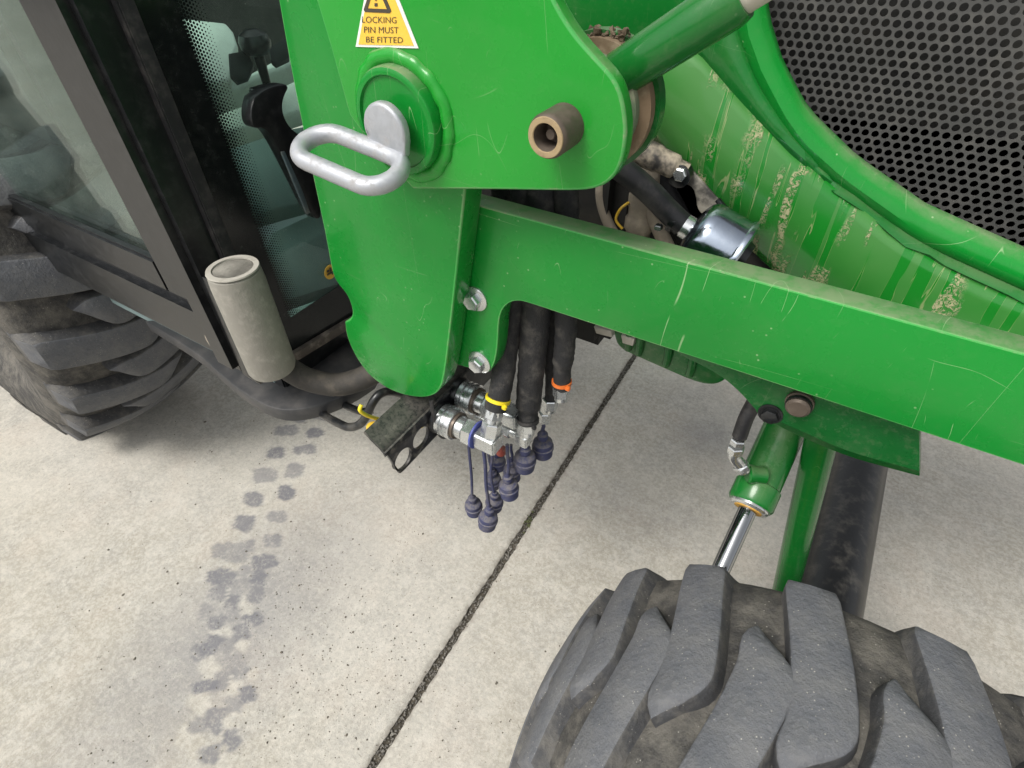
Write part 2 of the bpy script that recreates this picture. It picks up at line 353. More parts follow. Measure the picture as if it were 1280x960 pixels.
def slab(side):
    fine_s = np.arange(0, 2.6, .0075); far = np.array([2.8, 3.2, 4, 6, 9, 14])
    s = np.concatenate([fine_s, far])                                # distance from the joint
    tl = np.concatenate([[-12, -8, -5, -3, -2, -1.4], np.arange(-1.2, 2.3, .0075), [2.5, 3, 4, 6, 9, 13]])
    S, T = np.meshgrid(s, tl, indexing='ij')
    wob = .0006*np.sin(T*37)+.0005*np.sin(T*91+side)+.0007*np.sin(T*213+side*2)+.0005*np.sin(T*517)
    off = side*(.0088 + S + wob*np.exp(-S/.02))
    base = np.array(j1)
    xy = base[None, None, :2] + T[..., None]*np.array(jd)[:2] + off[..., None]*np.array(jn)[:2]
    z = np.where(S < .004, -.0045, 0.)
    co = np.concatenate([xy, z[..., None]], -1)
    # skirt down into the joint
    sk = co[0].copy(); sk[:, 2] = -.06
    n_s, n_t = S.shape
    verts = np.concatenate([sk, co.reshape(-1, 3)])
    def idx(i, j): return n_t*(i+1)+j
    I, J = np.meshgrid(np.arange(-1, n_s-1), np.arange(n_t-1), indexing='ij')
    q = np.stack([idx(I, J), idx(I+1, J), idx(I+1, J+1), idx(I, J+1)], -1).reshape(-1, 4)
    if side < 0: q = q[:, ::-1]
    me = bpy.data.meshes.new('concrete_slab'); me.vertices.add(len(verts)); me.vertices.foreach_set('co', verts.astype(np.float32).ravel())
    me.loops.add(q.size); me.loops.foreach_set('vertex_index', q.astype(np.int32).ravel())
    me.polygons.add(len(q)); me.polygons.foreach_set('loop_start', np.arange(0, q.size, 4, dtype=np.int32)); me.update(calc_edges=True)
    st = np.zeros(len(verts)); x, y = verts[:, 0], verts[:, 1]
    wx = x+.0025*np.sin(y*97+2)+.002*np.sin(y*230+x*60); wy = y+.0025*np.sin(x*110)+.002*np.sin(x*260+y*90)
    c = P(285, 790, z=0); d = np.hypot((wx-c.x)/.20, (wy-c.y)/.42); st = np.maximum(st, .50*np.clip(1.3-d, 0, 1))
    for k, (u, v, r) in enumerate(LIGHT):
        c = P(u, v, z=0); rr = r*(c-Vector((0, 0, H))).length/F; dx, dy = wx-c.x, wy-c.y; d = (np.abs((dx+.3*dy)/(rr*1.3))**4+np.abs(dy/(rr*.7))**4)**.25; st = st*(1-.85*np.clip((1.1-d)/.25, 0, 1))
    for k, (u, v, r) in enumerate(PRINTS):
        c = P(u, v, z=0); rr = r*(c-Vector((0, 0, H))).length/F*1.0
        a = .5+.25*math.sin(k*5.1); dx, dy = wx-c.x, wy-c.y
        p_, q_ = dx*math.cos(a)+dy*math.sin(a), -dx*math.sin(a)+dy*math.cos(a)
        d = (np.abs(p_/(rr*(1+.2*math.sin(k*3.7)))+.25*q_/rr)**4+np.abs(q_/(rr*(.82+.15*math.sin(k*1.9))))**4)**.25
        st = np.maximum(st, np.clip((1.05-d)/.14, 0, 1)*(.80+.16*math.sin(k*2.3)))
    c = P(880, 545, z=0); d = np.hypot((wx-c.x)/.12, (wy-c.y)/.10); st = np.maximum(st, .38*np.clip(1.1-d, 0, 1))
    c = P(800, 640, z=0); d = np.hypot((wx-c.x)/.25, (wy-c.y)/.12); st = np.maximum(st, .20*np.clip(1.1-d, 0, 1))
    at = me.attributes.new('stain', 'FLOAT', 'POINT'); at.data.foreach_set('value', st.astype(np.float32))
    ed = np.concatenate([np.ones(n_t), (np.exp(-S/.006)*.8).ravel()])
    at = me.attributes.new('edge', 'FLOAT', 'POINT'); at.data.foreach_set('value', ed.astype(np.float32))
    return from_mesh('concrete_slab', me, CONC, pav, 40)
slab(1); slab(-1)
def pebbles(name, spots, mat, parent):
    bm = bmesh.new()
    for (p, r) in spots:
        m = Matrix.Translation(p) @ Matrix.Rotation(random.random()*6, 4, 'Z') @ Matrix.Diagonal((r*random.uniform(.7, 1.5), r, r*random.uniform(.5, .8), 1))
        g = bmesh.ops.create_icosphere(bm, subdivisions=1, radius=1, matrix=m)
        for v in g['verts']: v.co += Vector((random.uniform(-1, 1), random.uniform(-1, 1), random.uniform(-1, 1)))*r*.22
    o = finish(name, bm, mat, parent, 0); o['kind'] = 'stuff'; return o
# joint fill
bm = bmesh.new(); prev = None
for i in range(0, 700):
    t = -1.2+i*.005; c = j1+jd*t; row = []
    for s_ in (-.014, -.007, 0, .007, .014):
        row.append(bm.verts.new(c+jn*s_+Vector((0, 0, -.008+random.uniform(-.002, .003)-(.003 if abs(s_) < .01 else 0)))))
    if prev:
        for a in range(4): bm.faces.new((prev[a], prev[a+1], row[a+1], row[a]))
    prev = row
o = finish('joint_soil', bm, SOIL, pav, 60); o['kind'] = 'stuff'
pebbles('joint_grit', [(j1+jd*random.uniform(-.3, 2.0)+jn*random.uniform(-.0085, .0085)+Vector((0, 0, -.007)), random.uniform(.0009, .0026)) for _ in range(1900)], STONE, pav)
gs = []
for _ in range(620):
    u, v = random.gauss(390, 85), random.gauss(800, 85); gs.append((P(u, v, z=.0004), abs(random.gauss(0, .0007))+.0005))
for _ in range(300):
    u, v = random.uniform(60, 700), random.uniform(520, 955); gs.append((P(u, v, z=.0006), abs(random.gauss(0, .0010))+.0006))
o = pebbles('grit', gs, matte('dark_grit', (.10, .088, .07), .9, .8, (.28, .25, .20), 300), None); o['label'] = 'dark grit scattered over the concrete'
pebbles('moss_tuft', [(P(662+random.gauss(0, 5), 652+random.gauss(0, 7), z=-.004), random.uniform(.002, .004)) for _ in range(26)], MOSS, pav)

# ------------------------------------------------------------------ tractor: cab, bonnet, engine, wheels
trac = thing('tractor', 'green tractor with black framed cab, muddy bonnet and lugged tyres', 'tractor')
XG = -.75
glass = plate('windscreen', [Vector((XG, .40, .665)), Vector((XG, 1.5, .655)), Vector((XG, 1.5, 1.9)), Vector((XG, .40, 1.9))], (-.006, 0, 0), GLASS, trac, 0)
# printed black border of the glass: solid strip, then rows of shrinking dots
bm = bmesh.new()
def quad(bm, pts): bm.faces.new([bm.verts.new(p) for p in pts])
quad(bm, [(XG+.0015, .40, .665), (XG+.0015, .452, .665), (XG+.0015, .452, 1.9), (XG+.0015, .40, 1.9)])
quad(bm, [(XG+.0015, .452, .665), (XG+.0015, 1.5, .655), (XG+.0015, 1.5, .735), (XG+.0015, .452, .742)])
for i in range(9):
    r = .0024-.00022*i
    for kz in range(280):
        cy, cz = .4535+i*.0038, .744+kz*.0044+(.0022 if i % 2 else 0)
        bm.faces.new([bm.verts.new((XG+.0015, cy+r*math.cos(a), cz+r*math.sin(a))) for a in (k*math.pi/3 for k in range(6))])
finish('printed_glass_border', bm, matte('black_glass_print', (.006, .008, .008), .18, .12, (.1, .11, .1), 60, bump=.02), glass, 0)
# sill, panel below the glass, corner post
plate('glass_sill', PP([(318, 474), (372, 440), (440, 399), (520, 352), (524, 358), (444, 407), (376, 449), (324, 480)], x=XG+.012), (-.02, 0, 0), matte('dusty_sill', (.10, .085, .07), .7, .9, (.30, .26, .215), 40), trac, .001)
box('lower_cab_panel', (XG-.03, .40, .53), (XG-.004, 1.2, .652), PLASTIC, trac)
box('cab_corner_post', (XG-.07, .335, .69), (XG-.008, .398, 2.0), PLASTIC, trac, .012)
box('rubber_seal', (XG-.012, .384, .655), (XG+.004, .404, 1.9), RUBBER, trac, .002)
box('cab_side_panel', (-1.75, .345, .70), (XG-.07, .39, .80), PLASTIC, trac, .01)
door = plate('cab_door', [Vector((-1.75, .37, .80)), Vector((XG-.07, .37, .80)), Vector((XG-.07, .37, 1.9)), Vector((-1.75, .37, 1.9))], (0, .006, 0), GLASS, trac, 0)
box('door_frame', (-.90, .352, .80), (XG-.072, .369, 1.9), PLASTIC, door, .004)
box('door_frame', (-1.74, .352, .80), (-.90, .369, .86), PLASTIC, door, .004)
# inside of the cab; pale plates put in for reflections in the windscreen
box('cab_floor', (-1.7, .40, .60), (XG-.03, 1.4, .66), INSIDE2, trac)
def trim(name, pts, x_top, x_bot, mat, th=.03, bevel=.004):
    vs = [v for _, v in pts]; v0, v1 = min(vs), max(vs)
    q = [P(u, v, x=x_top+(x_bot-x_top)*(v-v0)/(v1-v0)) for u, v in pts]
    plate(name, q, (-.4*th, 0, -th), mat, trac, bevel)
trim('footwell_mat', [(340, 290), (400, 262), (470, 250), (470, 340), (400, 362), (350, 378), (320, 340)], -.92, -.80, INSIDE2)
trim('footwell_mat', [(270, 190), (300, 172), (420, 150), (450, 220), (390, 250), (320, 268), (285, 235)], -.96, -.84, INSIDE2)
trim('glass_reflection_plate', [(220, 142), (300, 116), (420, 62), (420, 125), (330, 152), (220, 185)], -.97, -.83, REFLECT_PALE)
trim('glass_reflection_plate', [(220, 122), (300, 98), (352, 70), (420, 38), (420, 57), (300, 111), (220, 136)], -.90, -.82, REFLECT_PALE)
trim('glass_reflection_plate', [(210, 20), (282, 28), (292, 40), (297, 56), (292, 70), (288, 100), (210, 110)], -.92, -.82, REFLECT_PALE)
trim('dark_trim', [(285, 66), (308, 62), (318, 80), (310, 96), (296, 101), (287, 92)], -.81, -.80, CHARCOAL, .008)
trim('dark_trim', [(336, 58), (360, 44), (362, 72), (345, 80), (338, 74)], -.81, -.80, CHARCOAL, .008)
box('dash_back', (-1.5, .42, .95), (-1.2, 1.4, 1.7), PLASTIC, trac, .02)
c = P(317, 48, x=-.80)
lathe('lever_knob', c-Vector((0, 0, .030)), (0, 0, 1), [(-.03, .006), (.008, .008), (.011, .015), (.018, .021), (.026, .0225), (.035, .019), (.041, .010), (.043, 0)], PLASTIC, trac)
o = lathe('glass_sticker', P(413, 340, x=XG+.003), (-1, 0, 0), [(0, 0), (0, .0135), (.001, .0135)], STICKY, glass, 24)
q = P(413, 340, x=XG+.0045)
for dy, dz, w_, h_ in ((-.004, .004, .003, .002), (.002, .004, .002, .004), (-.003, -.002, .005, .0018), (.004, -.004, .002, .003)):
    plate('sticker_mark', [q+Vector((0, dy-w_, dz-h_)), q+Vector((0, dy+w_, dz-h_)), q+Vector((0, dy+w_, dz+h_)), q+Vector((0, dy-w_, dz+h_))], (-.0005, 0, 0), INK, o, 0)
plate('step_plate', chaikin(PP([(180, 400), (245, 440), (280, 472), (308, 494), (335, 509), (362, 514), (400, 507), (440, 490), (480, 462), (440, 420), (330, 400)], z=.615), 2, (0, 9, 10)), (0, 0, -.03), CHARCOAL, trac, .004)

# bonnet
YB = .64
low = [(600, -20), (760, 95), (795, 140), (830, 181), (868, 224), (920, 286), (985, 347), (1040, 400), (1120, 470), (1230, 540), (1500, 640)]
crease = [(1500, 420), (1300, 380), (1150, 312), (1060, 247), (1000, 199), (965, 166), (935, 137), (905, 104), (885, 80), (865, 61), (840, 52), (800, 62), (740, 70), (600, 72)]
def sheet(name, A, B, ya, yb, mat, parent, n=10, th=.012):
    """a curved panel between two outlines of equal length lying at different depths"""
    bm = bmesh.new(); grid = []
    for k in range(n+1):
        t = k/n; row = []
        for (a, b) in zip(A, B):
            pa, pb = P(*a, y=ya), P(*b, y=yb); row.append(pa.lerp(pb, t)+Vector((0, -.014*math.sin(math.pi*t), 0)))
        grid.append([bm.verts.new(p) for p in row])
    for r0, r1 in zip(grid, grid[1:]):
        for i in range(len(r0)-1): bm.faces.new((r0[i], r0[i+1], r1[i+1], r1[i]))
    bmesh.ops.recalc_face_normals(bm, faces=bm.faces)
    o = finish(name, bm, mat, parent, 40)
    md = o.modifiers.new('thickness', 'SOLIDIFY'); md.thickness = th; md.offset = -1 if False else 0
    return o
def resample(pts, n):
    pts = [Vector((*p, 0)) for p in pts]; d = [0]
    for a, b in zip(pts, pts[1:]): d.append(d[-1]+(b-a).length)
    out = []
    for k in range(n):
        s = d[-1]*k/(n-1); i = max(j for j in range(len(d)) if d[j] <= s+1e-9); i = min(i, len(pts)-2)
        q = pts[i].lerp(pts[i+1], (s-d[i])/(d[i+1]-d[i])); out.append((q.x, q.y))
    return out
N = 40
lowR = resample([tuple(p)[:2] for p in crom([(*p, 0) for p in low], 6)], N)
creR = resample([tuple(p)[:2] for p in crom([(*p, 0) for p in crease[::-1]], 6)], N)
sheet('bonnet_side_panel', lowR, creR, .635, .625, MUD, trac)
upp = resample([(760, -140), (940, -120), (922, 0), (930, 50), (950, 95), (975, 142), (1000, 184), (1060, 235), (1150, 300), (1300, 368), (1500, 408)], N)
upp2 = resample([(740, 28), (740, -140), (915, -140), (921, 0), (929, 50), (949, 95), (974, 142), (999, 182), (1060, 232), (1150, 297), (1300, 365), (1500, 405)], N)
sheet('bonnet_top_panel', resample(crease[::-1], N), resample([(600, -140), (740, -140), (830, -140), (912, -120), (921, -10), (929, 50), (949, 95), (974, 142), (1000, 183), (1060, 233), (1150, 298), (1300, 366), (1500, 406)], N), .627, .650, GREEN_GLOSS, trac)  # shade behind mast and arm is put into this darker green
rim_o = [(918, -140), (921, -40), (924, 0), (930, 45), (948, 90), (973, 138), (1000, 184), (1060, 234), (1150, 299), (1300, 367), (1500, 407)]
rim_i = [(944, -140), (948, -40), (951, 0), (956, 30), (970, 76), (985, 106), (1004, 140), (1066, 200), (1150, 258), (1300, 325), (1500, 365)]
sheet('grille_rim', resample(rim_o, N), resample(rim_i, N), .640, .640, GREEN, trac, 8, .014)
# perforated grille with real holes
gr = bmesh.new(); YG = .672; pitch = .0088
p0 = P(940, 130, y=YG); hexr = pitch/math.sqrt(3)
poly = [P(*q, y=YG) for q in [(925, -120), (930, 30), (985, 160), (1060, 245), (1150, 300), (1320, 372), (1330, -120)]]
def inside(x, z):
    c = False
    for a, b in zip(poly, poly[1:]+poly[:1]):
        if (a.z > z) != (b.z > z) and x < (b.x-a.x)*(z-a.z)/(b.z-a.z)+a.x: c = not c
    return c
xs = [p.x for p in poly]; zs = [p.z for p in poly]; cache = {}
def gv(x, z):
    k = (round(x, 5), round(z, 5))
    if k not in cache: cache[k] = gr.verts.new((x, YG, z))
    return cache[k]
row = 0; z = min(zs)
while z < max(zs):
    x = min(xs)+(pitch/2 if row % 2 else 0)
    while x < max(xs):
        if inside(x, z):
            outer = [gv(x+hexr*math.sin(k*math.pi/3), z+hexr*math.cos(k*math.pi/3)) for k in range(6)]
            O2 = []; I2 = []; B2 = []
            for k in range(12):
                a = k*math.pi/6; rr = pitch*.375
                I2.append(gr.verts.new((x+rr*math.sin(a), YG, z+rr*math.cos(a)))); B2.append(gr.verts.new((x+rr*math.sin(a), YG+.002, z+rr*math.cos(a))))
            for k in range(6):
                a, b, c = I2[2*k], I2[2*k+1], I2[(2*k+2) % 12]
                gr.faces.new((outer[k], outer[(k+1) % 6], c, b, a))
            for k in range(12): gr.faces.new((I2[k], I2[(k+1) % 12], B2[(k+1) % 12], B2[k]))
        x += pitch
    z += pitch*math.sqrt(3)/2; row += 1
finish('perforated_grille', gr, GRILLE, trac, 30)
box('radiator', (-.25, .72, .95), (.75, .95, 1.5), DARK, trac)
# engine block and sump
box('engine_block', (-.62, .72, .735), (.55, 1.05, 1.12), DARK, trac, .02)
box('gearbox_side', (-.74, .66, .72), (-.25, .95, 1.15), DARK, trac, .02)
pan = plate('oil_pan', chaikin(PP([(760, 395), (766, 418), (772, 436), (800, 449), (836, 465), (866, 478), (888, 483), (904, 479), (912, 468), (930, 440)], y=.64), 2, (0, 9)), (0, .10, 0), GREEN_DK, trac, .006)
for u0, v0, u1, v1 in ((788, 415, 785, 438), (801, 420, 798, 444), (838, 432, 832, 458), (868, 442, 862, 470)):
    tube('rib', [P(u0, v0-12, y=.638), P((u0+u1)/2, (v0+v1)/2, y=.637), P(u1, v1-2, y=.640)], .006, GREEN_DK, pan, 10)
for q in ([(742, 408), (764, 414), (765, 422), (745, 417)], [(776, 419), (793, 424), (791, 433), (778, 429)]):
    plate('pan_clip', PP(q, y=.630), (0, .05, 0), TABS, pan, .001)

# tyres
def make_tyre(centre, halfw, r0, lug_h, nl, phase_in, phase_out, name, rimmat):
    bm = bmesh.new(); prof = []
    k = halfw/.145; R = r0
    pr = [(-.085, .50*R), (-.118, .53*R), (-.146, .64*R), (-.156, .76*R), (-.150, .85*R), (-.132, .905*R), (-.10, .925*R), (-.05, .935*R), (0, .938*R)]
    pr = pr + [(-a, b) for a, b in pr[-2::-1]]
    lathe_bm(bm, (0, 0, 0), (0, 1, 0), [(a*k, b) for a, b in pr]+[(.085*k*.98, .45*R), (-.085*k*.98, .45*R)], 72, True)
    t = finish(name, bm, CARC, trac, 50); t.location = centre
    def lug_mesh(side):
        bm = bmesh.new(); NS = 22; rings = []
        for i in range(NS+1):
            s = i/NS; y = (.152 - s*(.152+.058))*k                    # from the shoulder past the middle
            a0 = math.radians(-6.2*math.sin(min(1, s*1.12)*math.pi/2)**1.2 + (3.2*max(0, s-.8)/.2)**1.0*.6)*17/nl
            ww = math.radians(4.7)*17/nl*(1 if s < .84 else 1-.60*((s-.84)/.16)**2.2)
            if s < .05: ww *= .9
            rtop = R*(1-.045*(y/k/.145)**2) if s > .03 else R*.875
            rbase = R*(.84+.06*min(1, s/.14))
            rtop -= R*.018*max(0, (s-.90)/.10)**2.5
            ring = []
            for wa, rr in ((-1.24, rbase), (-1.13, rtop-lug_h*.55), (-1.05, rtop-lug_h*.20), (-1.0, rtop-lug_h*.06), (-.92, rtop), (0, rtop+.0008), (.92, rtop), (1.0, rtop-lug_h*.06), (1.05, rtop-lug_h*.20), (1.14, rtop-lug_h*.55), (1.30, rbase)):
                an = a0+ww*wa; rr = max(rr, rbase)
                yy = y-.011*k*max(-1.05, min(1.05, wa))*max(0, (s-.55)/.45)
                ring.append(bm.verts.new((rr*math.cos(an), side*yy, rr*math.sin(an))))
            rings.append(ring)
        for A, B in zip(rings, rings[1:]):
            for j in range(10):
                f = bm.faces.new((A[j], A[j+1], B[j+1], B[j])); f.material_index = 0 if j in (3, 4, 5, 6) else 1
        f = bm.faces.new(rings[0]); f.material_index = 1; f = bm.faces.new(rings[-1]); f.material_index = 1
        bmesh.ops.recalc_face_normals(bm, faces=bm.faces)
        me = bpy.data.meshes.new('lug'); bm.to_mesh(me); bm.free(); me.materials.append(TREAD); me.materials.append(LUGSIDE)
        me.shade_smooth(); me.set_sharp_from_angle(angle=math.radians(58)); return me
    for side, ph in ((1, phase_in), (-1, phase_out)):
        me = lug_mesh(side)
        for q in range(nl):
            o = link(bpy.data.objects.new('lug', me), t); o.rotation_euler.y = -math.radians(ph+q*360/nl)
    lathe('wheel_rim', (0, -.06*k, 0), (0, 1, 0), [(0, 0), (0, .2*R), (-.02, .22*R), (-.02, .44*R), (-.035, .5*R), (.13*k, .5*R), (.13*k, 0)], rimmat, t, 40)
    return t
YEL = paint('yellow_wheel_paint', (.75, .52, .02))
make_tyre((.215, .30, .358), .145, .358, .028, 17, 127.9, 136.8, 'front_tyre', YEL)
make_tyre((-1.95, .42, .62), .19, .62, .035, 20, 127.9, 137, 'rear_tyre', YEL)
lathe('front_axle', (.215, .42, .34), (0, 1, 0), [(0, 0), (0, .075), (.05, .08), (.07, .055), (.9, .055), (.9, 0)], BLACK, trac, 28)

# ------------------------------------------------------------------ loader frame: tower, beam, gusset, bolts
lf = thing('loader_tower', 'green steel loader tower with notched upright plate bolted to a long sloping beam', 'loader tower')
YT = .420
tower_px = [(336, -70), (348, 0), (362, 80), (378, 160), (395, 240), (407, 295), (415, 342), (423, 356), (432, 366), (438, 378), (441, 391), (438, 399), (431, 402), (432, 415), (438, 433), (448, 452), (463, 471), (484, 486), (505, 494), (525, 497), (541, 495), (550, 487), (555, 473), (562, 420), (581, 240), (600, 60), (610, -70)]
def smooth_sel(pts, it, corners): return chaikin(pts, it, corners)
tw = plate('tower_plate', smooth_sel(PP(tower_px, y=YT), 2, (0, 1, 12, 24, 25, 26)), (0, .034, 0), [GREEN_TOWER, EDGE], lf, .0022)
YBM = .457
beam_px = [(520, 236), (600, 257), (640, 268), (1000, 366), (1500, 502), (1500, 655), (1000, 490), (690, 388.5), (662, 379), (648, 375.5), (636, 378), (627, 387), (623, 402), (622, 430), (619, 452), (611, 467), (600, 464), (540, 447)]
plate('beam', smooth_sel(PP(beam_px, y=YBM), 2, (0, 1, 2, 3, 4, 5, 6, 7, 16, 17)), (0, .026, 0), [GREEN, EDGE], lf, .0016)
gp = [(830, 420), (848, 444), (880, 458), (906, 474), (925, 491), (940, 508), (950, 518), (965, 524), (1000, 539), (1060, 566), (1150, 590), (1150, 480)]
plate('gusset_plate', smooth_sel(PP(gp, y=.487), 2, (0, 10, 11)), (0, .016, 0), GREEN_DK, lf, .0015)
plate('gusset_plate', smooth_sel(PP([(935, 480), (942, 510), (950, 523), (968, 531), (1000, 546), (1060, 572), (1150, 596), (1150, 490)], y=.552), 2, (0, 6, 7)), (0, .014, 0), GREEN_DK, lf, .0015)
def bolt(u, v, y, r, mat, parent, fl=1.5, h=.010, rot=.3):
    c = P(u, v, y=y)
    b = lathe('bolt', c, (0, -1, 0), [(0, r*fl), (.0025, r*fl), (.0045, r*1.12), (.0046, r), (h-.001, r), (h, r*.88), (h, 0)], mat, parent, 6 if fl < 1.2 else 24, smooth=30)
    if fl >= 1.2:
        bpy.data.objects.remove(b)
        b = lathe('bolt', c, (0, -1, 0), [(0, r*fl), (.0022, r*fl), (.0042, r*1.15), (.0042, 0)], mat, parent, 28, smooth=30)
        lathe('hex_head', c+Vector((0, -.004, 0)), (0, -1, 0), [(0, r), (h-.0015, r), (h, r*.86), (h-.0008, r*.6), (h-.0008, 0)], mat, b, 6, smooth=20, phase=rot)
    return b
bolt(595, 373, YBM, .0112, ZINC, lf, rot=.2); bolt(600, 452, YBM, .0115, ZINC, lf, rot=.5)
lathe('bolt_recess', P(963, 517, y=.4868), (0, -1, 0), [(0, .0125), (.0015, .0125), (.0015, .0105), (.0004, .0100), (.0004, 0)], PLASTIC, lf, 28)
lathe('bolt', P(963, 518, y=.4865), (0, -1, 0), [(0, .0088), (.006, .0088), (.007, .007), (.007, 0)], PLASTIC, lf, 6)
tt = lathe('grease_cap', P(1000, 502, y=.486), (0, -1, 0), [(0, .0135), (.004, .0135), (.0045, .0115), (.011, .0115), (.013, .009), (.013, 0)], PINST, lf, 24)
lathe('cap_band', P(1000, 502, y=.486), (0, -1, 0), [(.0055, .011), (.0055, .0125), (.009, .0125), (.009, .011)], PLASTIC, tt, 24, True)

# ------------------------------------------------------------------ loader mast: plate, boss, hollow pin, pivot eye, arm tube, warning sticker
lm = thing('loader_mast', 'bright green loader mast plate with warning sticker and hollow pivot pin', 'loader mast')
YM = .400
mast_px = [(372, -80), (395, 0), (412, 56), (436, 143), (452, 166), (477, 195), (516, 236.5), (630, 237.5), (715, 239), (742, 237), (762, 228), (776, 208), (782, 180), (783, 155), (778, 122), (768, 98), (745, 73), (722, 48), (704, 22), (688, -8), (660, -80)]
plate('mast_plate', smooth_sel(PP(mast_px, y=YM), 2, (0, 1, 2, 3, 6, 7, 20)), (0, .015, 0), [GREEN_MAST, EDGE], lm, .0024, seg=3)
cb = P(505, 149, y=YM)
bm = bmesh.new(); d, e1, e2 = frame((0, -1, 0)); rings = []
for k in range(72):                                                   # lumpy weld bead
    a = 2*math.pi*k/72; rr = .0505+.0005*math.sin(k*1.3)+.0007*math.sin(k*.35); tr = .0072+.0004*math.sin(k*1.7)
    rings.append([bm.verts.new(cb+(e1*math.cos(a)+e2*math.sin(a))*(rr+tr*math.cos(q))+d*(tr*.85*math.sin(q)-.001)) for q in (2*math.pi*j/10 for j in range(10))])
for i in range(72):
    A, B = rings[i], rings[(i+1) % 72]
    for j in range(10): bm.faces.new((A[j], A[(j+1) % 10], B[(j+1) % 10], B[j]))
finish('weld_bead', bm, GREEN_MAST, lm, 60)
lathe('pin_boss', cb, (0, -1, 0), [(-.002, .046), (.011, .046), (.0135, .0448), (.0145, .043), (.0145, .0395), (.012, .038), (.012, .013), (-.002, .013)], GREEN, lm, 56, True)
pc = P(706, 157, y=YM)
pin = lathe('hollow_pin', pc, (0, -1, 0), [(-.10, .0165), (.026, .0165), (.0285, .0158), (.030, .0145), (.030, .0102), (.027, .0095), (.012, .0090), (.012, 0), (-.10, 0)], PINST, lm, 40)
lathe('pin_face', pc+Vector((0, -.0302, 0)), (0, -1, 0), [(0, .0148), (.0008, .0143), (.0008, .0106), (0, .0101)], PINFACE, pin, 40, True)
lathe('inner_stud', pc+Vector((0, -.012, 0)), (0, -1, 0), [(0, .0042), (.010, .0042), (.011, .0034), (.011, 0)], PINST, pin, 20)
ey = Vector((pc.x, .418, pc.z))
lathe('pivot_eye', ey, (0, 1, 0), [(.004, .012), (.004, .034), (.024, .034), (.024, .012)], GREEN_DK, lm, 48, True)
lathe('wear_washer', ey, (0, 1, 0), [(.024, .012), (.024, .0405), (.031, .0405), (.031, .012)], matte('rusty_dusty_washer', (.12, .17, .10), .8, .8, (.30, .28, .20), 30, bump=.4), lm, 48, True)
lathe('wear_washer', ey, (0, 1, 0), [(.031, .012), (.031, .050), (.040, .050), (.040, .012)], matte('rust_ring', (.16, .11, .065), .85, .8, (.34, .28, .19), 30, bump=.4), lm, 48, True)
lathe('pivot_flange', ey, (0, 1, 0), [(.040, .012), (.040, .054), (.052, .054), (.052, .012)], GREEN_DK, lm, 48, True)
ta, tb = P(782, 88, y=.452), P(930, -8, y=.452); td = (tb-ta)
tl_ = td.length; tu = td.normalized()
lathe('arm_tube', ta-tu*.018, tu, [(0, .012), (0, .0165), (.006, .0172), (tl_+.012, .0172), (tl_+.018, .0150), (tl_+.018, 0)], GREEN_GLOSS, lm, 36)
lathe('tube_end', ta-tu*.018, tu, [(tl_+.018, .0125), (tl_+.034, .0125), (tl_+.036, .010), (tl_+.036, 0)], TABS, lm, 28)
bm = bmesh.new()
for _ in range(240):
    c = P(random.uniform(728, 790), random.uniform(30, 62), y=.47); c = P(757+random.gauss(0, 15), 49+random.gauss(0, 5), y=.455+random.uniform(0, .02))
    g = bmesh.ops.create_icosphere(bm, subdivisions=1, radius=random.uniform(.001, .0032), matrix=Matrix.Translation(c))
    for v in g['verts']: v.co += Vector((random.uniform(-1, 1), random.uniform(-1, 1), random.uniform(-1, 1)))*.0012
o = finish('caked_dirt', bm, MUDCLOD, lm, 60); o['kind'] = 'stuff'
# sticker
stk = plate('warning_sticker', PP([(466, -62), (474, -62), (523, 60.5), (444.5, 58.5)], y=YM-.0008), (0, .0006, 0), WHITE, lm, 0)
plate('yellow_field', PP([(467.5, -52), (472, -54), (517, 57.2), (448, 55.6)], y=YM-.0012), (0, .0003, 0), STICKY, stk, 0)
plate('warning_triangle', PP([(469, -33), (489, 13.5), (487, 16.5), (456, 15), (454.5, 12)], y=YM-.0016), (0, .0003, 0), INK, stk, 0, holes=[PP([(469, -22), (483.5, 11.5), (459.5, 10.5)], y=YM-.0016)])
plate('exclamation_mark', PP([(467.6, -14), (471.5, -14), (470.6, 1), (468.8, 1)], y=YM-.0016), (0, .0003, 0), INK, stk, 0)
plate('exclamation_mark', PP([(468, 4), (471.6, 4), (471.6, 8), (468, 8)], y=YM-.0016), (0, .0003, 0), INK, stk, 0)
def text_on(txt, u0, u1, v0, v1, slope, y, parent, mat, name='lettering'):
    cu = bpy.data.curves.new('t', 'FONT'); cu.body = txt; cu.resolution_u = 3; cu.offset = -.004
    ob = bpy.data.objects.new('t', cu); col.objects.link(ob)
    bpy.context.view_layer.update(); dg = bpy.context.evaluated_depsgraph_get()
    me = bpy.data.meshes.new_from_object(ob.evaluated_get(dg)); bpy.data.objects.remove(ob)
    co = np.empty(len(me.vertices)*3); me.vertices.foreach_get('co', co); co = co.reshape(-1, 3)
    x0, x1, y0, y1 = co[:, 0].min(), co[:, 0].max(), 0, .70
    for v in me.vertices:
        s = (v.co.x-x0)/(x1-x0); t = (v.co.y-y0)/(y1-y0); v.co = P(u0+s*(u1-u0), v1+(v0-v1)*t+slope*s, y=y)
    me.name = name; return from_mesh(name, me, mat, parent, 0)
text_on('LOCKING', 452.5, 495.5, 20.3, 28.3, .8, YM-.0016, stk, INK)
text_on('PIN MUST', 455, 498, 33, 41, .8, YM-.0016, stk, INK)
text_on('BE FITTED', 457.5, 503.5, 45.5, 53, .8, YM-.0016, stk, INK)

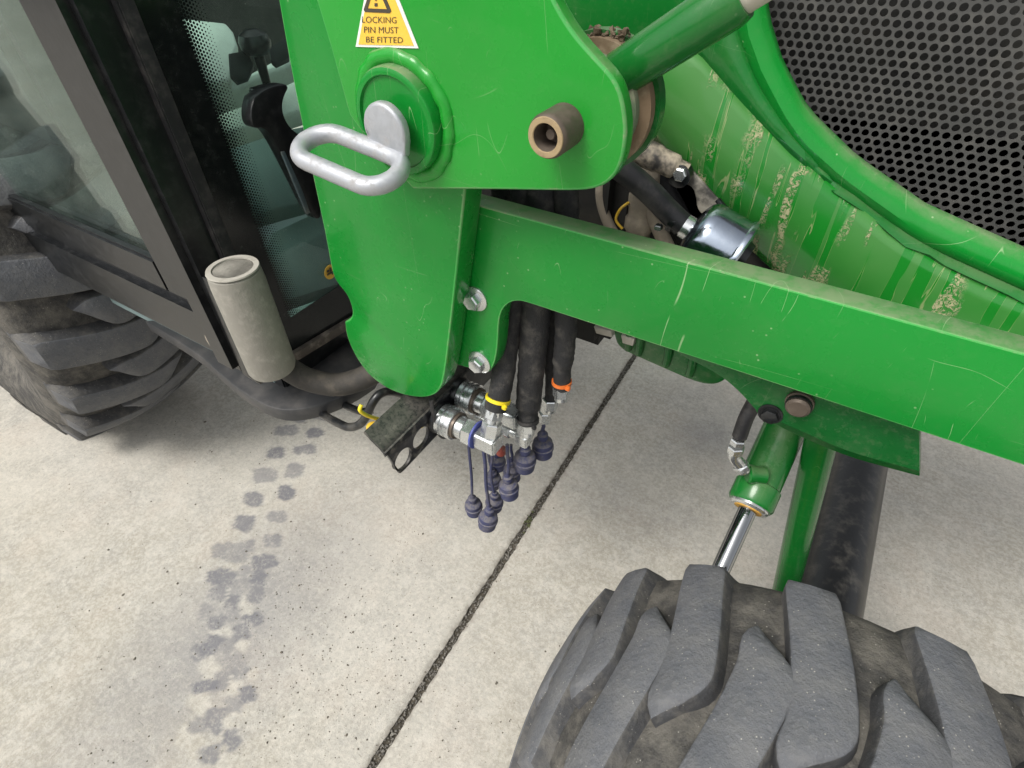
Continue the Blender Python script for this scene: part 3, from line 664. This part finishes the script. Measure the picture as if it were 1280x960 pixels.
# ------------------------------------------------------------------ locking pin
lp = thing('locking_pin', 'grey galvanised locking pin with oval loop handle in the mast boss', 'locking pin')
ct = Vector((cb.x+.003, YM-.022, cb.z-.001))
lathe('shaft', ct+Vector((0, .08, 0)), (0, -1, 0), [(0, .0118), (.078, .0118), (.08, .011), (.08, 0)], GALV, lp, 28)
bm = bmesh.new(); pts = []
for k in range(25):
    a = math.radians(-20+220*k/24); pts.append(ct+Vector((.0235*math.cos(a), 0, .0235*math.sin(a))))
pts += [ct+Vector((-.0215, -.002, -.020)), ct+Vector((.0215, -.002, -.020))]
bm.free()
plate('tab', pts, (0, -.010, 0), GALV, lp, .003, seg=3)
ax = Vector((1, 0, -.13)).normalized(); ou = Vector((-.12, -1, -.28)).normalized()
lc = ct+Vector((-.0265, -.006, -.0165))+ou*.0235
loop = []
A_, B_ = .0315, .0215
for k in range(17): a = -math.pi/2+math.pi*k/16; loop.append(lc+ax*(A_+B_*math.cos(a))+ou*(B_*math.sin(a)))
loop += [lc+ax*(A_*q)+ou*B_ for q in (.6, .2, -.2, -.6)]
for k in range(17): a = math.pi/2+math.pi*k/16; loop.append(lc+ax*(-A_+B_*math.cos(a))+ou*(B_*math.sin(a)))
loop += [lc+ax*(A_*q)-ou*B_ for q in (-.6, -.2, .2, .6)]
tube('loop_handle', loop, .0084, GALV, lp, 18, True, 1, wob=.008)

# ------------------------------------------------------------------ coupler bracket, couplers, hoses, caps
XB = -.43
br = thing('coupler_bracket', 'black angle bracket with two empty round holes below the tower', 'bracket')
def hole(y, z, r, n=24): return [Vector((XB, y+r*math.cos(2*math.pi*k/n), z+r*math.sin(2*math.pi*k/n))) for k in range(n)]
h1, h2 = P(504.5, 574, x=XB), P(526.5, 547.5, x=XB)
cA, cB = P(549, 521, x=XB), P(574, 491, x=XB)
n0, n1 = P(482, 567, x=XB), P(495, 599, x=XB)
yn = n0.y; ztop = n0.z; zb = n1.z
web = [Vector((XB, yn+.004, ztop-.010)), Vector((XB, yn+.016, zb+.002)), Vector((XB, yn+.024, zb)), Vector((XB, .62, zb+.004)), Vector((XB, .62, ztop+.002)), Vector((XB, yn, ztop))]
plate('web_plate', web, (-.006, 0, 0), BLACK_DUSTY, br, .001, holes=[hole(h1.y, h1.z, .0185), hole(h2.y, h2.z, .0185)])
bm = bmesh.new(); prof = [(-.041, .014), (-.030, .0075), (-.018, .0035), (-.009, .0005), (-.004, -.003), (-.0005, -.010)]; cols = []
for side_, inset in ((0, 0), (1, .005)):
    for (yy, far_) in ((yn, 0), (.62, 1)):
        cols.append([bm.verts.new((XB+a_-inset*.6, yy+(.006*(-a_/.041) if not far_ else 0), ztop+.004+b_-inset)) for a_, b_ in prof])
for (c0_, c1_) in ((cols[0], cols[1]), (cols[2], cols[3]), (cols[0], cols[2]), (cols[1], cols[3])):
    for i in range(len(prof)-1): bm.faces.new((c0_[i], c0_[i+1], c1_[i+1], c1_[i]))
for i in (0, -1): bm.faces.new((cols[0][i], cols[1][i], cols[3][i], cols[2][i]))
finish('top_flange', bm, BLACK_DUSTY, br, 50)
def coupler(c, label, group, L=.098, long_block=True, r=.0255):
    t = thing('quick_coupler', label, 'coupler', group)
    lathe('base_ring', c+Vector((-.002, 0, 0)), (1, 0, 0), [(-.002, .012), (-.002, r*1.04), (.005, r*1.05), (.0085, r*.98), (.0085, .012)], PLASTIC, t, 36, True)
    lathe('release_sleeve', c, (1, 0, 0), [(.007, .010), (.007, r*.95), (.0085, r*.99), (.0155, r*.99), (.0165, r*.86), (.0185, r*.86), (.0195, r*1.0), (.024, r*1.0), (.0245, r*.95), (.0262, r*.95), (.0267, r*1.0), (.033, r*1.0), (.0345, r*.96), (.0345, .010)], ZINC, t, 36, True, 25)
    lathe('sleeve_lip', c, (1, 0, 0), [(.0345, .010), (.0345, r*.86), (.039, r*.84), (.039, .010)], PINST, t, 36, True)
    lathe('nipple', c, (1, 0, 0), [(.038, .008), (.038, r*.70), (.052, r*.70), (.053, r*.60), (.056, r*.60), (.056, .008)], ZINC, t, 32, True)
    lathe('hex_nut', c, (1, 0, 0), [(.054, .008), (.054, r*.80), (.055, r*.86), (.070, r*.86), (.071, r*.80), (.071, .008)], ZINC, t, 6, True, 20, phase=.3)
    return t
A = coupler(cA, 'silver hydraulic quick coupler with blue ring beside the empty bracket holes', 'hydraulic quick couplers')
B = coupler(cB, 'silver hydraulic quick coupler behind the one with a blue ring', 'hydraulic quick couplers')
lathe('marker_ring', cA, (1, 0, 0), [(.0715, .010), (.0715, .0225), (.0745, .0228), (.0745, .010)], BLUERING, A, 32, True)
def elbow(c, x0, x1, hw, hh, parent):
    return box('elbow_block', (c.x+x0, c.y-hw, c.z-hh), (c.x+x1, c.y+hw, c.z+hh), ZINC, parent, .0025)
elbow(cA, .0745, .112, .0150, .0150, A); elbow(cB, .071, .115, .0145, .0145, B)
def hex_up(name, c, d, r, L, mat, parent, seg=6): return lathe(name, c, d, [(0, r*.9), (.0015, r), (L-.0015, r), (L, r*.9)], mat, parent, seg, smooth=20)
# hose 1 (yellow tie) rises from the block on coupler A
def hose(label, pts, rads, tie, tie_at, tiemat, nut_r=.0125, group='hydraulic hoses behind the beam', tail=True, mat=SLEEVE):
    t = thing('hydraulic_hose', label, 'hose', group)
    path = crom(pts, 10); bm = bmesh.new(); tube_bm(bm, path, rads, 16, wob=.035); finish('sleeve', bm, mat, t, 60)
    d0 = (path[0]-path[3]).normalized()
    if tail:
        hex_up('hose_nut', path[0]-d0*.004, d0, nut_r, .020, ZINC, t); lathe('ferrule', path[0]-d0*.004, d0, [(0, nut_r*.8), (.026, nut_r*.8)], ZINC, t, 20)
    if tie:
        k = tie_at; tdir = (path[k+1]-path[k-1]).normalized(); rr = (rads[min(k*len(rads)//len(path), len(rads)-1)] if isinstance(rads, list) else rads)*1.04
        ti = lathe('cable_tie', path[k], tdir, [(-.0026, rr*.95), (-.0026, rr+.0014), (.0026, rr+.0014), (.0026, rr*.95)], tiemat, t, 24, True)
        hd = path[k]+Vector((.85, -.5, 0)).normalized()*(rr+.003); box('tie_head', hd-Vector((.0035, .003, .003)), hd+Vector((.0035, .003, .003)), tiemat, ti, .001)
    return t
b1 = cA+Vector((.097, 0, .015)); h1b = P(619, 511, y=cA.y+.012)
h = hose('black sleeved hydraulic hose with yellow cable tie above the coupler', [h1b, P(627, 480, y=.478), P(634, 430, y=.500), P(643, 375, y=.512), P(652, 300, y=.520), P(655, 230, y=.530), P(650, 150, y=.54)], .0165, True, 5, YELLOW)
hex_up('swivel_nut', b1-Vector((0, 0, .002)), (h1b-b1), .0150, (h1b-b1).length*.55, ZINC, h); hex_up('lock_nut', b1+(h1b-b1)*.5, (h1b-b1), .0128, (h1b-b1).length*.55, ZINC, h, 6)
h2b = P(660, 528, y=.500)
h = hose('wide black sleeved hydraulic hose with black tie ending in a silver elbow', [h2b, P(661, 500, y=.508), P(666, 440, y=.514), P(670, 385, y=.517), P(674, 300, y=.525), P(676, 230, y=.535), P(672, 150, y=.545)], [.0150, .0190, .0195, .0195, .019, .019, .019, .019], True, 2, RUBBER)
e_ = P(655, 548, y=.497); elb = box('elbow_block', e_-Vector((.012, .011, .011)), e_+Vector((.010, .011, .012)), ZINC, h, .002)
hex_up('swivel_nut', e_+Vector((0, 0, .008)), (h2b-e_), .0125, (h2b-e_).length, ZINC, h)
hex_up('side_nut', e_+Vector((-.042, 0, .002)), (1, 0, 0), .0125, .018, ZINC, h); lathe('side_pipe', e_+Vector((-.09, 0, .002)), (1, 0, 0), [(0, .0085), (.085, .0085)], ZINC, h, 20)
h3b = P(702, 484, y=.525)
h = hose('thin black hydraulic hose with orange cable tie beside the ground joint', [h3b, P(703, 462, y=.527), P(706, 430, y=.530), P(708, 390, y=.533), P(708, 300, y=.538), P(706, 230, y=.545), P(700, 150, y=.55)], [.0125, .0145, .0150, .0150, .015], True, 4, ORANGE)
hex_up('lock_nut', h3b-Vector((0, 0, .018)), (0, 0, 1), .0105, .016, ZINC, h)
h = hose('black hydraulic hose squeezed between two wider sleeved hoses', [P(688, 500, y=.545), P(689, 470, y=.545), P(690, 420, y=.548), P(690, 380, y=.55), P(690, 300, y=.555), P(690, 200, y=.56)], [.0085, .010, .0115, .012, .012], False, 3, RUBBER)
pz = P(681, 520, y=.545); hex_up('lock_nut', pz-Vector((0, 0, .012)), (0, 0, 1), .0105, .022, ZINC, h); hex_up('swivel_nut', pz+Vector((0, 0, .006)), P(688, 500, y=.545)-pz, .0085, .03, ZINC, h)
h = hose('matte black hose rising behind the tower edge above the beam', [P(640, 360, y=.555), P(634, 300, y=.56), P(628, 250, y=.565), P(620, 180, y=.57)], .013, False, 3, RUBBER, tail=False)
# hanging dust caps
CAPS = [  # px of cap centre, depth, px of tether top, label
    (592, 633, .455, 585, 548, 'blue dust cap on the long tether hanging nearest the bracket', 1.0),
    (610, 649, .440, 603, 552, 'lowest hanging blue dust cap, clean stepped body', 1.08),
    (618, 628, .475, 612, 545, 'blue dust cap half hidden behind the lowest cap', 1.0),
    (636, 610, .470, 634, 556, 'blue dust cap on a thick tether under the silver elbow', 1.05),
    (640, 590, .505, 639, 556, 'blue dust cap tucked behind the thick tethered cap', .95),
    (656, 575, .500, 657, 558, 'wide blue dust cap directly below the silver elbow', 1.15),
    (678.5, 558, .540, 679, 528, 'blue dust cap hanging apart from the rest, close to the slab joint', 1.12),
    (622, 577, .540, 622, 545, 'small blue dust cap under the square coupler block', .95),
    (616, 600, .520, 608, 548, 'dusty blue dust cap hidden between hanging tethers', 1.0)]
for (u, v, y, tu_, tv, lab, s) in CAPS:
    c = P(u, v, y=y); tp = P(tu_, tv, y=y); t = thing('dust_cap', lab, 'dust cap', 'blue dust caps hanging under the couplers')
    s *= .0175
    tlt = Vector((random.uniform(-.12, .12), random.uniform(-.12, .12), 1)).normalized()
    lathe('cap_body', c-tlt*1.05*s, tlt, [(0, 0), (0, .76*s), (.10*s, .84*s), (.85*s, .86*s), (.90*s, .95*s), (1.12*s, .95*s), (1.18*s, .86*s), (1.62*s, .84*s), (1.78*s, .70*s), (1.86*s, .40*s), (1.9*s, .32*s)], BLUECAP, t, 28)
    lathe('cap_knob', c+tlt*.8*s, tlt, [(0, .34*s), (.25*s, .36*s), (.30*s, .46*s), (.72*s, .46*s), (.85*s, .30*s), (1.15*s, .22*s)], BLUECAP, t, 20)
    k = c+tlt*1.6*s; tp = Vector((tp.x, tp.y, max(tp.z, k.z+.01)))
    tube('tether', [k, k.lerp(tp, .35)+Vector((random.uniform(-.003, .003), random.uniform(-.003, .003), 0)), k.lerp(tp, .7)+Vector((random.uniform(-.003, .003), 0, 0)), tp], .0031 if s > .0183 else .0026, BLUECAP, t, 10)
rc = thing('red_cap', 'small faded red cap behind the hanging blue dust caps', 'cap')
lathe('cap_body', P(626, 560, y=.52), (0, 0, -1), [(-.012, .004), (0, .006), (.001, .0085), (.014, .0085), (.016, .006), (.016, 0)], RED, rc, 20)
tb_ = thing('black_wire', 'thin black wire looping from the tower foot under the silver coupler', 'wire')
tube('wire', PP([(539, 500), (541, 514), (545, 532), (552, 546), (561, 543), (566, 533)], x=XB+.008), .0030, RUBBER, tb_, 10)
ru = thing('bent_bar', 'black bent steel bar passing behind the yellow tie', 'steel bar')
tube('bar', [P(370, 500, z=.55), P(390, 511, z=.57), P(425, 530, x=-.60), P(438, 534, x=-.57), P(450, 530, x=-.55), P(458, 520, x=-.54), P(466, 503, x=-.53), P(476, 492, x=-.525), P(492, 490, x=-.52), P(520, 500, x=-.52)], .0072, BLACK, ru, 12)
tube('bar', [P(395, 488, z=.55), P(415, 499, z=.57), P(450, 514, x=-.60), P(466, 512, x=-.58)], .0070, BLACK, ru, 12)
yt = thing('yellow_tie', 'yellow plastic strap with a dusty yellow plug beside the bracket', 'strap')
tube('strap', PP([(452, 506), (450, 513), (458, 519), (470, 523), (484, 527)], x=-.50), .0030, YELLOW, yt, 8)
q = P(466, 536, x=-.50)
lathe('plug', q+Vector((0, 0, -.012)), (.2, 0, 1), [(0, 0), (0, .008), (.004, .011), (.018, .0115), (.022, .007), (.022, 0)], YELLOW_DK, yt, 20)
tube('strap', PP([(526, 533), (532, 530), (540, 531)], x=-.445), .0034, YELLOW, yt, 8)

# ------------------------------------------------------------------ upright hydraulic cylinder behind the tyre
cy = thing('hydraulic_cylinder', 'dark green upright hydraulic cylinder with chrome rod behind the lugged tyre', 'hydraulic cylinder')
cx0 = P(937, 632, y=.58); ctop = P(984, 528, y=.704); dn = (cx0-ctop).normalized(); Lc = (cx0-ctop).length
lathe('barrel', ctop-dn*.04, dn, [(0, 0), (0, .0300), (Lc+.006, .0300), (Lc+.008, .0325), (Lc+.036, .0325), (Lc+.040, .0300), (Lc+.040, .019)], GREEN_GLOSS, cy, 44)
lathe('gland', cx0, dn, [(-.006, .010), (-.006, .0275), (.003, .0275), (.006, .0250), (.006, .0200), (-.006, .010)], ZINC, cy, 40)
lathe('wiper_seal', cx0, dn, [(.0035, .0205), (.0070, .0195), (.0070, .0125), (.0035, .0125)], SEAL, cy, 40, True)
lathe('rod', cx0, dn, [(0, .0128), (.17, .0128)], CHROME, cy, 36)
pp_ = P(938, 592, y=.59)
lathe('port', pp_+Vector((.018, .012, -.004)), (-1, -.55, .05), [(0, .013), (.014, .012), (.018, .0135), (.023, .0135), (.025, .011), (.025, 0)], GREEN_GLOSS, cy, 24)
f1, f2, f3, f4 = P(930, 588, y=.585), P(918, 571, y=.580), P(921, 556, y=.580), P(926, 541, y=.583)
tube('elbow_fitting', [f1, f1.lerp(f2, .5), f2, f2.lerp(f3, .5)], .0088, ZINC, cy, 16)
hex_up('fitting_nut', f1.lerp(f2, .1), f2-f1, .0115, .010, ZINC, cy); hex_up('fitting_nut', f2.lerp(f3, .35), f3-f2, .0112, .013, ZINC, cy); hex_up('fitting_nut', f3, f4-f3, .0102, .010, ZINC, cy)
tube('cylinder_hose', [f4-(f4-f3)*.3, P(932, 524, y=.588), P(940, 508, y=.595), P(950, 490, y=.60)], .0100, RUBBER, cy, 14)
st_ = thing('green_strut', 'plain green steel tube leaning beside the chrome cylinder rod', 'strut')
s0, s1 = P(1018, 585, y=.66), P(980, 745, y=.66); sdv = (s1-s0).normalized()
lathe('strut_tube', s0-sdv*.12, sdv, [(0, .0), (0, .021), ((s1-s0).length+.25, .021), ((s1-s0).length+.25, 0)], GREEN_GLOSS, st_, 36)

# ------------------------------------------------------------------ engine bay pieces above the beam
ca = thing('filter_canister', 'polished metal filter canister with rolled rim above the beam', 'canister')
c0, c1 = P(850, 279, y=.575), P(925, 325, y=.575); cd = (c1-c0).normalized()
q0 = c0
lathe('can_body', q0, cd, [(.012, 0), (.012, .010), (.015, .025), (.019, .0335), (.026, .0378), (.034, .0385), (.066, .0385), (.066, 0)], CAN, ca, 48)
lathe('rolled_rim', q0, cd, [(.064, .028), (.064, .040), (.0665, .0415), (.070, .0415), (.072, .0395), (.072, .028)], CAN, ca, 48, True)
lathe('neck', q0, cd, [(-.004, .006), (-.004, .0105), (.004, .0105), (.005, .0130), (.014, .0130), (.014, .006)], ZINC, ca, 28, True)
lathe('can_base', q0, cd, [(.072, 0), (.072, .022), (.080, .020), (.080, 0)], PLASTIC, ca, 28)
eh = thing('breather_hose', 'smooth black rubber hose clamped to the polished canister', 'hose')
tube('hose_body', [P(735, 178, y=.555), P(765, 203, y=.556), P(790, 221, y=.560), P(815, 243, y=.566), P(835, 264, y=.573), q0+cd*.004], .0128, RUBBER, eh, 18)
cl_ = lathe('hose_clamp', q0-cd*.010, cd, [(0, .0125), (0, .0142), (.006, .0142), (.006, .0125)], PLASTIC, eh, 24, True)
box('clamp_ear', q0-cd*.008+Vector((-.017, -.012, -.012)), q0-cd*.008+Vector((-.009, -.004, -.006)), ZINC, cl_, .001)
ap = thing('bracket_arm', 'flat black arm caked with tan dust ending at a bolt', 'arm')
tube('arm_body', [P(760, 168, y=.600), P(785, 182, y=.600), P(812, 194, y=.603), P(838, 206, y=.606), P(858, 216, y=.608)], [.014, .0145, .0145, .013, .010], matte('arm_dust', (.03, .028, .026), .6, .9, (.42, .36, .27), 14, topdust=.1, a=.46, b=.60), ap, 16)
lathe('eye', P(853, 216, y=.612), (0, -1, 0), [(0, .0125), (.012, .0125), (.013, .011), (.013, 0)], BLACK, ap, 28)
lathe('bolt', P(851, 217, y=.600), (0, -1, 0), [(0, .0075), (.005, .0075), (.006, .006), (.006, 0)], ZINC, ap, 6)
plate('bracket_leg', smooth_sel(PP([(845, 206), (862, 210), (878, 228), (900, 252), (925, 284), (915, 292), (890, 272), (872, 266), (869, 240), (862, 231), (845, 228)], y=.617), 2, (0,)), (0, .006, 0), matte('bracket_dust', (.05, .047, .042), .6, 1., (.40, .37, .31), 20, a=.35, b=.55), ap, .001)
plate('black_slot_cover', PP([(893, 252), (898, 249), (920, 275), (915, 280)], y=.612), (0, .006, 0), PLASTIC, ap, .001)
dh = thing('coolant_hose', 'ribbed upright hose caked in tan dust below the black arm', 'hose')
tube('hose_body', [P(806, 190, y=.66), P(806, 225, y=.66), P(802, 262, y=.66), P(796, 300, y=.66), P(790, 345, y=.66)], [.0170, .0165, .0185, .0165, .0185, .0170, .0195, .0165, .0185, .0195, .020], TAN, dh, 18, n=10)
dh2 = thing('curved_pipe', 'thin tan curved pipe left of the ribbed dusty hose', 'pipe')
tube('pipe', [P(757, 205, y=.665), P(751, 230, y=.665), P(753, 258, y=.665), P(766, 290, y=.665), P(790, 320, y=.665)], .0075, TAN, dh2, 12)
dh3 = thing('lower_pipe', 'dusty pipe dipping behind the polished canister', 'pipe')
tube('pipe', [P(812, 255, y=.655), P(822, 282, y=.655), P(836, 312, y=.655), P(850, 335, y=.655)], .0095, TAN, dh3, 12)
wy = thing('yellow_wire', 'thin yellow wire arcing beside the ribbed dusty hose', 'wire')
tube('wire', [P(786, 253, y=.645), P(775, 262, y=.645), P(770, 275, y=.645), P(778, 286, y=.645)], .0018, YELLOW_DK, wy, 8)
for (pts, r, lab) in (([(735, 230), (738, 262), (742, 300)], .012, 'black hose against the engine block beside the tan pipe'), ([(935, 300), (955, 330), (985, 365)], .022, 'dark hose dropping behind the bonnet edge'), ([(790, 170), (830, 240), (880, 330)], .016, 'dark hose deep in the engine bay behind the arm')):
    t = thing('engine_hose', lab, 'hose', 'dark hoses in the engine bay'); tube('hose_body', PP(pts, y=.70), r, RUBBER, t, 14)

# ------------------------------------------------------------------ cab-side pieces on the left
gt = thing('grey_tube', 'dusty grey upright tube with pale cut rim at the cab corner', 'tube')
g0, g1 = P(291, 336, x=-.68), P(341, 460, x=-.68)
gd = (g1-g0).normalized(); gl = (g1-g0).length
lathe('tube_body', g0, gd, [(0, .0290), (.004, .0350), (.02, .0362), (gl-.006, .0362), (gl, .034), (gl, 0), (.007, 0), (.007, .027), (0, .0275)], GREYTUBE, gt, 44)
lathe('cut_rim', g0, -gd, [(-.008, 0), (-.005, .0275), (0, .0280), (0, .0352), (.002, .0345), (.002, .0275), (-.004, .0268), (-.004, 0)], GREYRIM, gt, 44)
plate('tube_bracket', PP([(262, 350), (274, 350), (334, 476), (326, 481), (313, 472)], x=-.73), (-.02, 0, 0), BLACK, gt, .002)
rh = thing('rubber_hose', 'thick dusty brown rubber hose curving from the grey tube under the tower', 'hose')
tube('hose_body', [P(344, 448, x=-.682), P(362, 462, x=-.675), P(384, 474, x=-.655), P(418, 481, x=-.62), P(448, 475, x=-.59), P(476, 460, x=-.565), P(510, 436, x=-.55)], .0195, RUBBER_BR, rh, 22, wob=.01)
mp_ = thing('tan_roller', 'round tan roller behind the tube bracket', 'roller')
q = P(268, 430, x=-.80); lathe('roller_body', q, (0, 1, 0), [(0, 0), (0, .022), (.004, .026), (.05, .026), (.05, 0)], matte('tan_roller_plastic', (.30, .26, .21), .7, .7), mp_, 28)
gh = thing('grab_hook', 'black curved hook bracket with long arm on the windscreen', 'hook')
hook = [(318, 122), (333, 110), (356, 104), (362, 109), (356, 120), (353, 134), (357, 150), (366, 162), (380, 172), (396, 232), (403, 268), (398, 276), (389, 268), (362, 212), (340, 170), (330, 160), (319, 161), (314, 152), (314, 135)]
plate('hook_body', smooth_sel(PP(hook, x=-.715), 2, (0,)), (-.022, 0, 0), PLASTIC, gh, .003)
plate('hook_strip', PP([(352, 190), (356, 189), (378, 238), (388, 266), (384, 268)], x=-.7135), (-.004, 0, 0), matte('worn_hook_edge', (.07, .10, .11), .3, .3), gh, .0005)
plate('hook_foot', PP([(322, 112), (342, 106), (342, 126), (324, 132)], x=-.73), (-.0195, 0, 0), PLASTIC, gh, .002)
